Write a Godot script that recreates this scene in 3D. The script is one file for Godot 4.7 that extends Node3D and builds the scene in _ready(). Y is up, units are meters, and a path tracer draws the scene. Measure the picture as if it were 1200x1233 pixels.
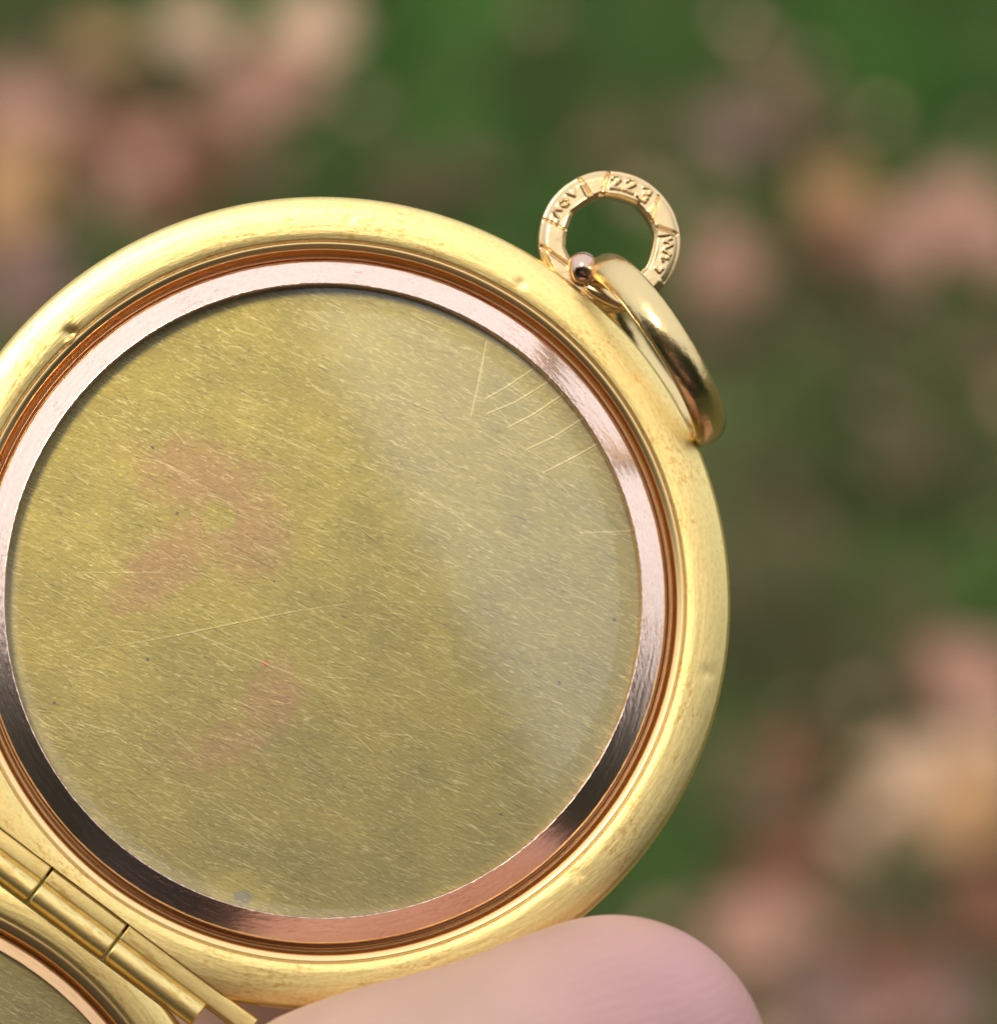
extends Node3D

# One unit is a metre. U is the length on the locket of one pixel of the 1200 x 1233 photograph.
const U := 0.0000306
const MM := 0.001
const LOOK_DOWN := 38.0
const FOOT := Vector3(0, -1.29381, 0.11032)   # the spot on the lawn under the lens; the origin is the point in focus
const REACH := 0.14

var view: Basis            # right, up, and back towards the lens
var focus: Vector3         # the point in focus, in the middle of the frame
var hinge_turn := 126.87   # direction from the locket's centre to its hinge, clockwise from right, degrees
var M := {}
var rng := RandomNumberGenerator.new()

# ------------------------------------------------------------------ helpers
func numbered(called: String) -> String:
	if not has_node(NodePath(called)):
		return called
	var n := 1
	while has_node(NodePath("%s_%03d" % [called, n])):
		n += 1
	return "%s_%03d" % [called, n]

func thing(called: String, label: String, category: String, frame: Transform3D, group := "") -> Node3D:
	var o := Node3D.new()
	o.name = numbered(called)
	add_child(o)
	o.transform = frame
	tag(o, label, category, group)
	return o

func tag(o: Node, label: String, category: String, group := "") -> void:
	o.set_meta("label", label)
	o.set_meta("category", category)
	if group:
		o.set_meta("group", group)

func part(called: String, mesh: Mesh, m: Material, parent: Node, frame := Transform3D(), label := "") -> MeshInstance3D:
	var o := MeshInstance3D.new()
	o.name = called
	o.mesh = mesh
	o.material_override = m
	parent.add_child(o, true)
	o.transform = frame
	if label:
		o.set_meta("label", label)
	return o

func photo(px: float, py: float, ahead_mm := 0.0) -> Vector3:
	# a photograph pixel as a point in the frame of the point in focus, ahead_mm nearer to the lens
	var k := (REACH - ahead_mm * MM) / REACH
	return Vector3((px - 600.0) * U * k, (616.5 - py) * U * k, ahead_mm * MM)

# a sheet of nu x nv points, closed round u if asked, with normals from its neighbours
func sheet(p: PackedVector3Array, nu: int, nv: int, round_u: bool, uv_scale := Vector2.ONE, round_v := false, flat_uv := 0.0, flip := false) -> ArrayMesh:
	var nrm := PackedVector3Array()
	nrm.resize(nu * nv)
	var uvs := PackedVector2Array()
	uvs.resize(nu * nv)
	for i in nu:
		for j in nv:
			var i0 := i - 1
			var i1 := i + 1
			if round_u:
				i0 = (i - 1 + nu - 1) % (nu - 1)
				i1 = (i + 1) % (nu - 1)
			else:
				i0 = maxi(i0, 0)
				i1 = mini(i1, nu - 1)
			var j0 := j - 1
			var j1 := j + 1
			if round_v:
				j0 = (j - 1 + nv - 1) % (nv - 1)
				j1 = (j + 1) % (nv - 1)
			else:
				j0 = maxi(j0, 0)
				j1 = mini(j1, nv - 1)
			var du := p[i1 * nv + j] - p[i0 * nv + j]
			var dv := p[i * nv + j1] - p[i * nv + j0]
			var n := (du * 1e4).cross(dv * 1e4)
			n = n.normalized() if n.length_squared() > 1e-12 else Vector3.ZERO
			nrm[i * nv + j] = -n if flip else n
			var q := p[i * nv + j]
			uvs[i * nv + j] = Vector2(q.x / flat_uv + 0.5, 0.5 - q.y / flat_uv) if flat_uv > 0.0 else Vector2(float(i) / (nu - 1) * uv_scale.x, float(j) / (nv - 1) * uv_scale.y)
	for i in nu:
		for j in nv:
			if nrm[i * nv + j] == Vector3.ZERO:
				nrm[i * nv + j] = nrm[i * nv + (j - 1 if j > 0 else j + 1)]
	var idx := PackedInt32Array()
	for i in nu - 1:
		for j in nv - 1:
			var a := i * nv + j
			var b := a + nv
			if flip:
				idx.append_array([a, b, a + 1, a + 1, b, b + 1])
			else:
				idx.append_array([a, a + 1, b, a + 1, b + 1, b])
	var arr := []
	arr.resize(Mesh.ARRAY_MAX)
	arr[Mesh.ARRAY_VERTEX] = p
	arr[Mesh.ARRAY_NORMAL] = nrm
	arr[Mesh.ARRAY_TEX_UV] = uvs
	arr[Mesh.ARRAY_INDEX] = idx
	var m := ArrayMesh.new()
	m.add_surface_from_arrays(Mesh.PRIMITIVE_TRIANGLES, arr)
	return m

# corners (radius in pixels, height in mm, rounding in mm) -> an evenly sampled line (radius m, height m)
func profile(corners: Array, step := 0.06) -> PackedVector2Array:
	var pts := PackedVector2Array()
	for c in corners:
		pts.append(Vector2(c[0] * U * 1000.0, c[1]))
	var out := PackedVector2Array()
	out.append(pts[0])
	for i in range(1, pts.size() - 1):
		var r: float = corners[i][2]
		var a := (pts[i - 1] - pts[i])
		var b := (pts[i + 1] - pts[i])
		r = minf(r, minf(a.length(), b.length()) * 0.48)
		var s := pts[i] + a.normalized() * r
		var e := pts[i] + b.normalized() * r
		if r < 0.004:
			out.append(pts[i])
			continue
		for k in 7:
			var t := k / 6.0
			out.append(s.lerp(pts[i], t).lerp(pts[i].lerp(e, t), t))
	out.append(pts[pts.size() - 1])
	var even := PackedVector2Array()
	for i in out.size() - 1:
		var n := maxi(1, ceili(out[i].distance_to(out[i + 1]) / step))
		for k in n:
			even.append(out[i].lerp(out[i + 1], float(k) / n) * MM)
	even.append(out[out.size() - 1] * MM)
	return even

# turns a profile round z; cut (m) is how far it may reach towards the hinge; rough (m) wobbles it
func lathe(line: PackedVector2Array, segs: int, cut := 1.0, rough := 0.0, uv := Vector2.ONE, flat_uv := 0.0, nick := 0.0) -> ArrayMesh:
	var p := PackedVector3Array()
	var fn := FastNoiseLite.new()
	fn.frequency = 1.0
	fn.seed = line.size()
	fn.fractal_octaves = 3
	var h := deg_to_rad(hinge_turn)
	for i in segs + 1:
		var a := TAU * (i % segs) / segs
		var c := cos(a)
		var s := sin(a)
		for j in line.size():
			var r := line[j].x
			var z := line[j].y
			if rough > 0.0:
				var w := fn.get_noise_3d(c * 9.0, s * 9.0, j * 0.12) + 0.4 * fn.get_noise_3d(c * 60.0, s * 60.0, j * 0.5)
				z += rough * w
				r += rough * 0.5 * fn.get_noise_3d(c * 5.0, s * 5.0, 7.0 + j * 0.02)
			if nick < 0.0 and z > 0.3 * MM:
				for e in [[86, 404, 7.0, -0.16], [88, 414, 6.0, 0.13], [512, 262, 5.0, -0.02], [628, 338, 6.0, -0.025], [420, 262, 6.0, -0.02], [850, 812, 9.0, -0.02], [690, 1052, 8.0, -0.025]]:
					var far_off: float = Vector2(r * c / U - (e[0] - 391.0), r * s / U - (e[1] - 722.0)).length() / e[2]
					if far_off < 2.5:
						z += e[3] * MM * exp(-far_off * far_off)
			if nick > 0.0:
				r += nick * smoothstep(392.0 * U, 386.0 * U, r) * fn.get_noise_3d(c * 110.0, s * 110.0, j * 0.3)
			var d := r * cos(a - h)
			if d > cut:
				r *= cut / d
			p.append(Vector3(r * c, -r * s, z))
	return sheet(p, segs + 1, line.size(), true, uv, false, flat_uv)

# a tube along points with radii
func tube(pts: PackedVector3Array, radii: PackedFloat32Array, sides := 12, flat := 1.0, side_axis := Vector3.ZERO) -> ArrayMesh:
	var p := PackedVector3Array()
	var n := pts.size()
	for i in n:
		var t := (pts[mini(i + 1, n - 1)] - pts[maxi(i - 1, 0)]).normalized()
		var x := side_axis if side_axis != Vector3.ZERO else (Vector3.UP if absf(t.y) < 0.9 else Vector3.RIGHT)
		x = (x - t * x.dot(t)).normalized()
		var y := t.cross(x)
		for k in sides + 1:
			var a := TAU * (k % sides) / sides
			p.append(pts[i] + (x * cos(a) + y * sin(a) * flat) * radii[i])
	return sheet(p, n, sides + 1, false, Vector2(1, 1), true)

# ------------------------------------------------------------------ one continuous skin over a skeleton
var bone_a := PackedVector3Array()
var bone_d := PackedVector3Array()
var bone_ra := PackedFloat32Array()
var bone_rb := PackedFloat32Array()
var bone_k := PackedFloat32Array()
var bone_l := PackedFloat32Array()

func bone(a: Vector3, b: Vector3, ra: float, rb: float, k: float) -> void:
	bone_a.append(a)
	bone_d.append(b - a)
	bone_ra.append(ra)
	bone_rb.append(rb)
	bone_k.append(k)
	bone_l.append(maxf((b - a).length_squared(), 1e-12))

func clear_bones() -> void:
	bone_a.clear(); bone_d.clear(); bone_ra.clear(); bone_rb.clear(); bone_k.clear(); bone_l.clear()

func far(q: Vector3, n: int) -> float:
	var w := q - bone_a[n]
	var t := clampf(w.dot(bone_d[n]) / bone_l[n], 0.0, 1.0)
	return (w - bone_d[n] * t).length() - lerpf(bone_ra[n], bone_rb[n], t)

func skin_distance(q: Vector3) -> float:
	var f := 1.0
	for n in bone_a.size():
		var d := far(q, n)
		var k := bone_k[n]
		if f == 1.0:
			f = d
			continue
		var h := maxf(k - absf(f - d), 0.0) / k
		f = minf(f, d) - h * h * k * 0.25
	return f

# splits the edges that lie within r of at, and the triangles they belong to
func split_near(v: PackedVector3Array, idx: PackedInt32Array, at: Vector3, r: float) -> PackedInt32Array:
	var halves := {}
	var out := PackedInt32Array()
	for k in range(0, idx.size(), 3):
		var t := [idx[k], idx[k + 1], idx[k + 2]]
		var m := [-1, -1, -1]
		var n := 0
		for e in 3:
			var a: int = t[e]
			var b: int = t[(e + 1) % 3]
			if v[a].distance_to(at) > r or v[b].distance_to(at) > r:
				continue
			var key := Vector2i(mini(a, b), maxi(a, b))
			if not halves.has(key):
				halves[key] = v.size()
				v.append((v[a] + v[b]) * 0.5)
			m[e] = halves[key]
			n += 1
		if n == 0:
			out.append_array(t)
		elif n == 3:
			out.append_array([t[0], m[0], m[2], m[0], t[1], m[1], m[2], m[1], t[2], m[0], m[1], m[2]])
		else:
			for e in 3:
				var p: int = t[e]
				var q: int = t[(e + 1) % 3]
				var w: int = t[(e + 2) % 3]
				if n == 1 and m[e] >= 0:
					out.append_array([p, m[e], w, m[e], q, w])
				elif n == 2 and m[e] < 0:
					out.append_array([p, q, m[(e + 1) % 3], p, m[(e + 1) % 3], m[(e + 2) % 3], m[(e + 2) % 3], m[(e + 1) % 3], w])
	return out

func skin(cell: float, tint: Callable, fine_at := Vector3.ZERO, fine_r := 0.0) -> ArrayMesh:
	var lo := Vector3.ONE * 1e3
	var hi := -lo
	for n in bone_a.size():
		var r := maxf(bone_ra[n], bone_rb[n]) + bone_k[n] + 2.0 * cell
		for e in [bone_a[n], bone_a[n] + bone_d[n]]:
			lo = lo.min(e - Vector3.ONE * r)
			hi = hi.max(e + Vector3.ONE * r)
	var nx := ceili((hi.x - lo.x) / cell) + 1
	var ny := ceili((hi.y - lo.y) / cell) + 1
	var nz := ceili((hi.z - lo.z) / cell) + 1
	var f := PackedFloat32Array()
	f.resize(nx * ny * nz)
	f.fill(1.0)
	for n in bone_a.size():
		var r := maxf(bone_ra[n], bone_rb[n]) + bone_k[n] + 2.0 * cell
		var a := bone_a[n]
		var b := a + bone_d[n]
		var s := ((a.min(b) - Vector3.ONE * r - lo) / cell).floor()
		var e := ((a.max(b) + Vector3.ONE * r - lo) / cell).ceil()
		var k := bone_k[n]
		for z in range(maxi(int(s.z), 0), mini(int(e.z), nz - 1) + 1):
			for y in range(maxi(int(s.y), 0), mini(int(e.y), ny - 1) + 1):
				var at := (z * ny + y) * nx
				for x in range(maxi(int(s.x), 0), mini(int(e.x), nx - 1) + 1):
					var d := far(lo + Vector3(x, y, z) * cell, n)
					var g := f[at + x]
					if g == 1.0:
						f[at + x] = d
					else:
						var h := maxf(k - absf(g - d), 0.0) / k
						f[at + x] = minf(g, d) - h * h * k * 0.25
	var number := {}
	var v := PackedVector3Array()
	for z in nz - 1:
		for y in ny - 1:
			for x in nx - 1:
				var at := (z * ny + y) * nx + x
				var f0 := f[at]
				if f0 == 1.0:
					continue
				var sum := Vector3.ZERO
				var hits := 0
				var c := [f0, f[at + 1], f[at + nx], f[at + nx + 1], f[at + nx * ny], f[at + nx * ny + 1], f[at + nx * ny + nx], f[at + nx * ny + nx + 1]]
				var neg := 0
				for q in c:
					if q < 0.0:
						neg += 1
				if neg == 0 or neg == 8:
					continue
				for ax in 3:
					for k in 8:
						if k & (1 << ax):
							continue
						var k2: int = k | (1 << ax)
						if (c[k] < 0.0) == (c[k2] < 0.0):
							continue
						var t: float = c[k] / (c[k] - c[k2])
						var o := Vector3(k & 1, (k >> 1) & 1, (k >> 2) & 1)
						o[ax] += t
						sum += o
						hits += 1
				number[at] = v.size()
				v.append(lo + (Vector3(x, y, z) + sum / hits) * cell)
	var idx := PackedInt32Array()
	var step := [1, nx, nx * ny]
	for at in number:
		var f0 := f[at]
		for ax in 3:
			var s1: int = step[(ax + 1) % 3]
			var s2: int = step[(ax + 2) % 3]
			var f1 := f[at + step[ax]]
			if (f0 < 0.0) == (f1 < 0.0):
				continue
			if not (number.has(at - s1) and number.has(at - s2) and number.has(at - s1 - s2)):
				continue
			var a: int = number[at]
			var b: int = number[at - s1]
			var c: int = number[at - s1 - s2]
			var d: int = number[at - s2]
			if f0 < 0.0:
				idx.append_array([a, c, b, a, d, c])
			else:
				idx.append_array([a, b, c, a, c, d])
	for round_ in (2 if fine_r > 0.0 else 0):
		idx = split_near(v, idx, fine_at, fine_r)
	var nrm := PackedVector3Array()
	var col := PackedColorArray()
	var eps := cell * 0.1
	for i in v.size():
		var g := Vector3.ZERO
		for pass_ in 2:
			var q := v[i]
			g = Vector3(skin_distance(q + Vector3(eps, 0, 0)) - skin_distance(q - Vector3(eps, 0, 0)), skin_distance(q + Vector3(0, eps, 0)) - skin_distance(q - Vector3(0, eps, 0)), skin_distance(q + Vector3(0, 0, eps)) - skin_distance(q - Vector3(0, 0, eps))).normalized()
			if pass_ == 0:
				v[i] = q - g * clampf(skin_distance(q), -cell, cell)
		nrm.append(g)
		col.append(tint.call(v[i]))
	var arr := []
	arr.resize(Mesh.ARRAY_MAX)
	arr[Mesh.ARRAY_VERTEX] = v
	arr[Mesh.ARRAY_NORMAL] = nrm
	arr[Mesh.ARRAY_COLOR] = col
	arr[Mesh.ARRAY_INDEX] = idx
	var m := ArrayMesh.new()
	m.add_surface_from_arrays(Mesh.PRIMITIVE_TRIANGLES, arr)
	return m

# ------------------------------------------------------------------ textures and materials
func grey_noise(size: int, freq: float, octaves: int, seed_: int, kind := FastNoiseLite.TYPE_SIMPLEX_SMOOTH, low := 0.0, high := 1.0) -> NoiseTexture2D:
	var n := FastNoiseLite.new()
	n.noise_type = kind
	n.frequency = freq
	n.fractal_octaves = octaves
	n.seed = seed_
	var t := NoiseTexture2D.new()
	t.width = size
	t.height = size
	t.seamless = true
	t.noise = n
	var ramp := Gradient.new()
	ramp.set_color(0, Color(low, low, low))
	ramp.set_color(1, Color(high, high, high))
	t.color_ramp = ramp
	return t

func metal(albedo: Color, rough: float) -> StandardMaterial3D:
	var m := StandardMaterial3D.new()
	m.albedo_color = albedo.linear_to_srgb()
	m.metallic = 1.0
	m.roughness = rough
	return m

func near_line(q: Vector2, a: Vector2, b: Vector2) -> float:
	var t := clampf((q - a).dot(b - a) / (b - a).length_squared(), 0.0, 1.0)
	return q.distance_to(a.lerp(b, t))

func stroke_into(buf: PackedFloat32Array, size: int, a: Vector2, b: Vector2, w: float, amount: float) -> void:
	var lo := a.min(b) - Vector2.ONE * (w * 2.0 + 1.0)
	var hi := a.max(b) + Vector2.ONE * (w * 2.0 + 1.0)
	for y in range(maxi(0, int(lo.y)), mini(size - 1, int(hi.y) + 1) + 1):
		for x in range(maxi(0, int(lo.x)), mini(size - 1, int(hi.x) + 1) + 1):
			var d := near_line(Vector2(x, y), a, b) / w
			if d < 2.0:
				buf[y * size + x] += amount * exp(-d * d * 1.5)

# the scratched gold plate under the glass: a picture 780 photograph pixels wide, centred on (391, 722)
func plate_material() -> StandardMaterial3D:
	var size := 1024
	var px := 790.0 / size
	var fine := FastNoiseLite.new()
	fine.seed = 4
	fine.frequency = 1.0
	fine.fractal_octaves = 2
	var broad := FastNoiseLite.new()
	broad.seed = 9
	broad.frequency = 1.0
	broad.fractal_octaves = 4
	var height := PackedFloat32Array()
	height.resize(size * size)
	var ca := cos(deg_to_rad(27.0))
	var sa := sin(deg_to_rad(27.0))
	for y in size:
		for x in size:
			var q := Vector2(x, y) * px
			var along := q.x * ca + q.y * sa
			var across := -q.x * sa + q.y * ca
			var bend := 4.0 * broad.get_noise_2d(q.x * 0.012, q.y * 0.012)
			var h := fine.get_noise_2d(along * 0.07, (across + bend) * 0.25)
			h += 0.7 * fine.get_noise_2d(along * 0.16 + 90.0, (across - bend) * 0.36)
			height[y * size + x] = 0.5 + 0.16 * h
	var light := PackedFloat32Array()
	light.resize(size * size)
	rng.seed = 31
	for k in 34000:
		var at := Vector2(rng.randf(), rng.randf()) * size
		var a := deg_to_rad(27.0 + rng.randfn(0.0, 8.0))
		var deep := rng.randf_range(-0.42, 0.42)
		var to_ := at + Vector2(cos(a), sin(a)) * (rng.randf_range(14, 46) if k % 7 == 0 else rng.randf_range(2, 11))
		var wide := rng.randf_range(0.45, 0.85)
		stroke_into(height, size, at, to_, wide, deep)
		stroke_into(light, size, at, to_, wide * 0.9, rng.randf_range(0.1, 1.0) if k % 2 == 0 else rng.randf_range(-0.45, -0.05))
	for k in 900:
		var at := Vector2(rng.randf(), rng.randf()) * size
		var a := deg_to_rad(27.0 + rng.randfn(0.0, 6.0))
		var l := rng.randf_range(8, 40) if k < 820 else rng.randf_range(50, 190)
		stroke_into(height, size, at, at + Vector2(cos(a), sin(a)) * l, rng.randf_range(0.9, 1.6), rng.randf_range(-0.3, 0.25))
	var to := func(a: float, b: float) -> Vector2: return Vector2(a - 391.0 + 395.0, b - 722.0 + 395.0) / px
	# the scratches one can tell apart: a long one across the middle, a V and five short ones near the upper right edge
	var marks := [[75, 785, 150, 777, 0.3], [150, 777, 215, 765, 0.6], [215, 765, 285, 750, 0.9], [285, 750, 350, 737, 0.8], [350, 737, 415, 727, 0.5], [415, 727, 440, 724, 0.3], [232, 762, 352, 812, 0.9], [352, 812, 420, 840, 0.5],
		[588, 405, 578, 455, 1.3], [578, 455, 568, 497, 1.1], [586, 476, 612, 461, 1.3], [612, 461, 646, 438, 1.4], [588, 494, 622, 480, 1.3], [622, 480, 662, 455, 1.5], [613, 511, 644, 495, 1.4], [644, 495, 682, 469, 1.5],
		[636, 538, 668, 523, 1.4], [668, 523, 702, 501, 1.4], [656, 566, 688, 550, 1.4], [688, 550, 722, 531, 1.4], [300, 512, 420, 560, 0.6], [200, 560, 330, 640, 0.5], [440, 560, 560, 620, 0.7], [700, 640, 765, 637, 0.9],
		[520, 600, 580, 640, 0.6], [170, 1000, 260, 1062, 0.5], [560, 830, 690, 900, 0.5], [95, 690, 210, 690, 0.5]]
	for m in marks:
		var a: Vector2 = to.call(m[0], m[1])
		var b: Vector2 = to.call(m[2], m[3])
		stroke_into(height, size, a, b, 1.6, -0.35 * m[4])
		stroke_into(height, size, a + Vector2(1.2, 2.2), b + Vector2(1.2, 2.2), 1.0, 0.25 * m[4])
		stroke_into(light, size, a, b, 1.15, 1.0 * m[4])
	var blot := func(q: Vector2, cx: float, cy: float, rx: float, ry: float, turn: float) -> float:
		var d := (q - Vector2(cx, cy)).rotated(-deg_to_rad(turn)) / Vector2(rx, ry)
		return 1.0 - d.length()
	var specks := [[183, 538, 2.2], [213, 618, 2.0], [179, 794, 2.0], [673, 822, 3.0], [741, 745, 2.5], [68, 846, 2.0], [330, 700, 1.5], [470, 905, 1.6], [602, 980, 1.8], [250, 450, 1.6]]
	var pic := PackedByteArray()
	pic.resize(size * size * 3)
	var bump := PackedByteArray()
	bump.resize(size * size)
	var base := Color(0.40, 0.302, 0.040)
	for y in size:
		for x in size:
			var n := y * size + x
			var q := Vector2(x, y) * px + Vector2(391.0 - 395.0, 722.0 - 395.0)
			var w := broad.get_noise_2d(q.x * 0.03, q.y * 0.03)
			var w2 := broad.get_noise_2d(q.x * 0.008 + 40.0, q.y * 0.008)
			var c := base * (1.0 + 0.2 * w2 + 0.30 * (height[n] - 0.5))
			# the pink-brown stains, where the gilding has worn to the copper below
			var red: float = maxf(blot.call(q, 245, 575, 100, 52, 12), maxf(blot.call(q, 300, 640, 56, 70, 20), blot.call(q, 200, 680, 100, 42, -42)))
			red = minf(red, 0.8 - 1.9 * maxf(0.0, blot.call(q, 262, 622, 30, 26, 0)))
			red = maxf(red, maxf(blot.call(q, 330, 838, 40, 56, 35), 0.6 * blot.call(q, 275, 895, 80, 34, -20)))
			var stain := smoothstep(-0.20, 0.65, red + 0.36 * w + 0.6 * (height[n] - 0.5))
			c = c.lerp(Color(0.46, 0.205, 0.09), stain * 0.5)
			var yellow := smoothstep(0.0, 0.6, float(blot.call(q, 288, 1072, 52, 34, 10)) + 0.5 * w)
			c = c.lerp(Color(0.62, 0.48, 0.07), yellow * 0.5)
			var spot := smoothstep(0.0, 0.5, float(blot.call(q, 292, 1078, 16, 12, 20)) + 0.4 * w)
			c = c.lerp(Color(0.26, 0.22, 0.15), spot * 0.7)
			spot = smoothstep(0.0, 0.4, float(blot.call(q, 320, 799, 6, 4.5, 0)) + 0.2 * w)
			c = c.lerp(Color(0.55, 0.12, 0.06), spot)
			for s in specks:
				if absf(q.x - s[0]) < 6.0 and absf(q.y - s[1]) < 6.0:
					c = c.lerp(Color(0.10, 0.07, 0.04), 0.85 * smoothstep(s[2] + 0.8, s[2] - 1.0, q.distance_to(Vector2(s[0], s[1]))))
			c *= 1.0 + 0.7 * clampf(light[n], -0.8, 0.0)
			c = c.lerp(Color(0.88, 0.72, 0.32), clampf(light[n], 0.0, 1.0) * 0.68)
			c = c.linear_to_srgb()
			pic[n * 3] = clampi(int(c.r * 255.0), 0, 255)
			pic[n * 3 + 1] = clampi(int(c.g * 255.0), 0, 255)
			pic[n * 3 + 2] = clampi(int(c.b * 255.0), 0, 255)
			bump[n] = clampi(int(height[n] * 200.0 + 25.0), 0, 255)
	var m := metal(Color.WHITE, 0.48)
	m.albedo_color = Color.WHITE
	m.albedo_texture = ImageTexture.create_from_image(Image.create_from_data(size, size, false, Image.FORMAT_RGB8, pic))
	m.heightmap_enabled = true
	m.heightmap_texture = ImageTexture.create_from_image(Image.create_from_data(size, size, false, Image.FORMAT_L8, bump))
	m.heightmap_scale = 0.0012
	m.texture_repeat = false
	return m

# brushed, pitted colour or height for the rims: fine streaks along v, soft blots and little pits
func wear_texture(size: int, seed_: int, a: Color, b: Color, streak: float, pits: int, for_height: bool) -> ImageTexture:
	var n := FastNoiseLite.new()
	n.seed = seed_
	n.frequency = 1.0
	n.fractal_octaves = 3
	var buf := PackedFloat32Array()
	buf.resize(size * size)
	rng.seed = seed_ + 100
	for k in pits:
		var at := Vector2(rng.randf(), rng.randf_range(0.03, 0.97)) * size
		stroke_into(buf, size, at, at + Vector2(rng.randfn(0, 2.0), rng.randfn(0, 2.0)), rng.randf_range(0.8, 2.6), rng.randf_range(0.3, 1.0))
	var pic := PackedByteArray()
	pic.resize(size * size * 3)
	for y in size:
		for x in size:
			# wraps round in x
			var ang := TAU * x / size
			var cx := cos(ang) * size / TAU
			var sx := sin(ang) * size / TAU
			var w := n.get_noise_3d(cx * 0.05, sx * 0.05, y * 0.05)
			var area := smoothstep(0.05, 0.5, n.get_noise_3d(cx * 0.009 + 70.0, sx * 0.009, y * 0.004))
			var f := n.get_noise_3d(cx * streak, sx * streak, y * 0.06 + 300.0)
			var pit := buf[y * size + x]
			var o := (y * size + x) * 3
			if for_height:
				var h := clampi(int((0.5 + 0.13 * w + 0.16 * f - 0.35 * pit) * 255.0), 0, 255)
				pic[o] = h
				pic[o + 1] = h
				pic[o + 2] = h
			else:
				var t := clampf(0.2 + 0.25 * w + (0.15 + 1.3 * area) * maxf(0.0, w) + 0.12 * f + (0.25 + 0.5 * area) * pit, 0.0, 1.0)
				var c := a.lerp(b, t).linear_to_srgb()
				pic[o] = int(c.r * 255.0)
				pic[o + 1] = int(c.g * 255.0)
				pic[o + 2] = int(c.b * 255.0)
	return ImageTexture.create_from_image(Image.create_from_data(size, size, false, Image.FORMAT_RGB8, pic))

func skin_texture() -> ImageTexture:
	var size := 768
	var n := FastNoiseLite.new()
	n.frequency = 1.0
	n.seed = 12
	var pic := PackedByteArray()
	pic.resize(size * size)
	for y in size:
		for x in size:
			var a := TAU * x / size
			var b := TAU * y / size
			var wob := n.get_noise_3d(cos(a) * 1.6 + 8.0, sin(a) * 1.6, cos(b) * 1.6 + sin(b) * 1.6)
			var por := n.get_noise_3d(x * 0.09, y * 0.09, 3.0)
			var h := 0.5 + 0.3 * sin(8.0 * a + 30.0 * b + 2.5 * wob) + 0.14 * por
			pic[y * size + x] = clampi(int(h * 255.0), 0, 255)
	return ImageTexture.create_from_image(Image.create_from_data(size, size, false, Image.FORMAT_L8, pic))

func make_materials() -> void:
	M.plate = plate_material()
	var gold := metal(Color.WHITE, 0.42)
	gold.albedo_color = Color.WHITE
	gold.albedo_texture = wear_texture(1024, 3, Color(0.91, 0.72, 0.30), Color(0.70, 0.43, 0.13), 0.5, 300, false)
	gold.heightmap_enabled = true
	gold.heightmap_texture = wear_texture(1024, 5, Color.BLACK, Color.WHITE, 0.55, 330, true)
	gold.heightmap_scale = 0.0005
	M.gold = gold
	M.gold_plain = metal(Color(0.92, 0.72, 0.33), 0.27)
	M.copper = metal(Color(0.74, 0.44, 0.22), 0.3)
	M.ring_gold = metal(Color(0.90, 0.64, 0.29), 0.3)
	var rose := metal(Color.WHITE, 0.24)
	rose.albedo_color = Color.WHITE
	rose.albedo_texture = wear_texture(1024, 8, Color(0.95, 0.71, 0.58), Color(0.80, 0.50, 0.38), 0.6, 420, false)
	rose.heightmap_enabled = true
	rose.heightmap_texture = wear_texture(1024, 9, Color.BLACK, Color.WHITE, 0.7, 300, true)
	rose.heightmap_scale = 0.0008
	M.rose = rose
	M.bail = metal(Color(0.80, 0.57, 0.30), 0.28)
	M.bead = metal(Color(0.66, 0.45, 0.34), 0.16)
	M.jump = metal(Color(0.74, 0.54, 0.26), 0.24)
	M.jump.heightmap_enabled = true
	M.jump.heightmap_texture = grey_noise(256, 0.03, 3, 5)
	M.jump.heightmap_scale = 0.0012
	var g := StandardMaterial3D.new()
	g.albedo_color = Color(0.94, 0.97, 1.0, 0.05)
	g.transparency = BaseMaterial3D.TRANSPARENCY_ALPHA
	g.roughness = 0.06
	g.metallic_specular = 0.5
	M.glass = g
	var s := StandardMaterial3D.new()
	s.vertex_color_use_as_albedo = true
	s.roughness = 0.45
	s.subsurf_scatter_enabled = true
	s.subsurf_scatter_strength = 0.06
	s.heightmap_enabled = true
	s.heightmap_texture = skin_texture()
	s.heightmap_scale = 0.0028
	s.uv1_triplanar = true
	s.uv1_scale = Vector3.ONE * 90.0
	M.skin = s
	var nail := StandardMaterial3D.new()
	nail.albedo_color = Color(0.62, 0.40, 0.36).linear_to_srgb()
	nail.roughness = 0.25
	M.nail = nail

# ------------------------------------------------------------------ the locket
func rim_profile(inner: bool) -> PackedVector2Array:
	return profile([[433 if inner else 444, 0.30, 0], [433.6 if inner else 444.6, 0.53, 0.02], [436 if inner else 446, 0.67, 0.05], [444 if inner else 450, 0.725, 0.12], [458, 0.74, 0.3], [473, 0.715, 0.3], [486, 0.61, 0.1], [490.5, 0.36, 0.08], [491, -0.15, 0.06], [488.5, -0.35, 0.04]], 0.03)

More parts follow.
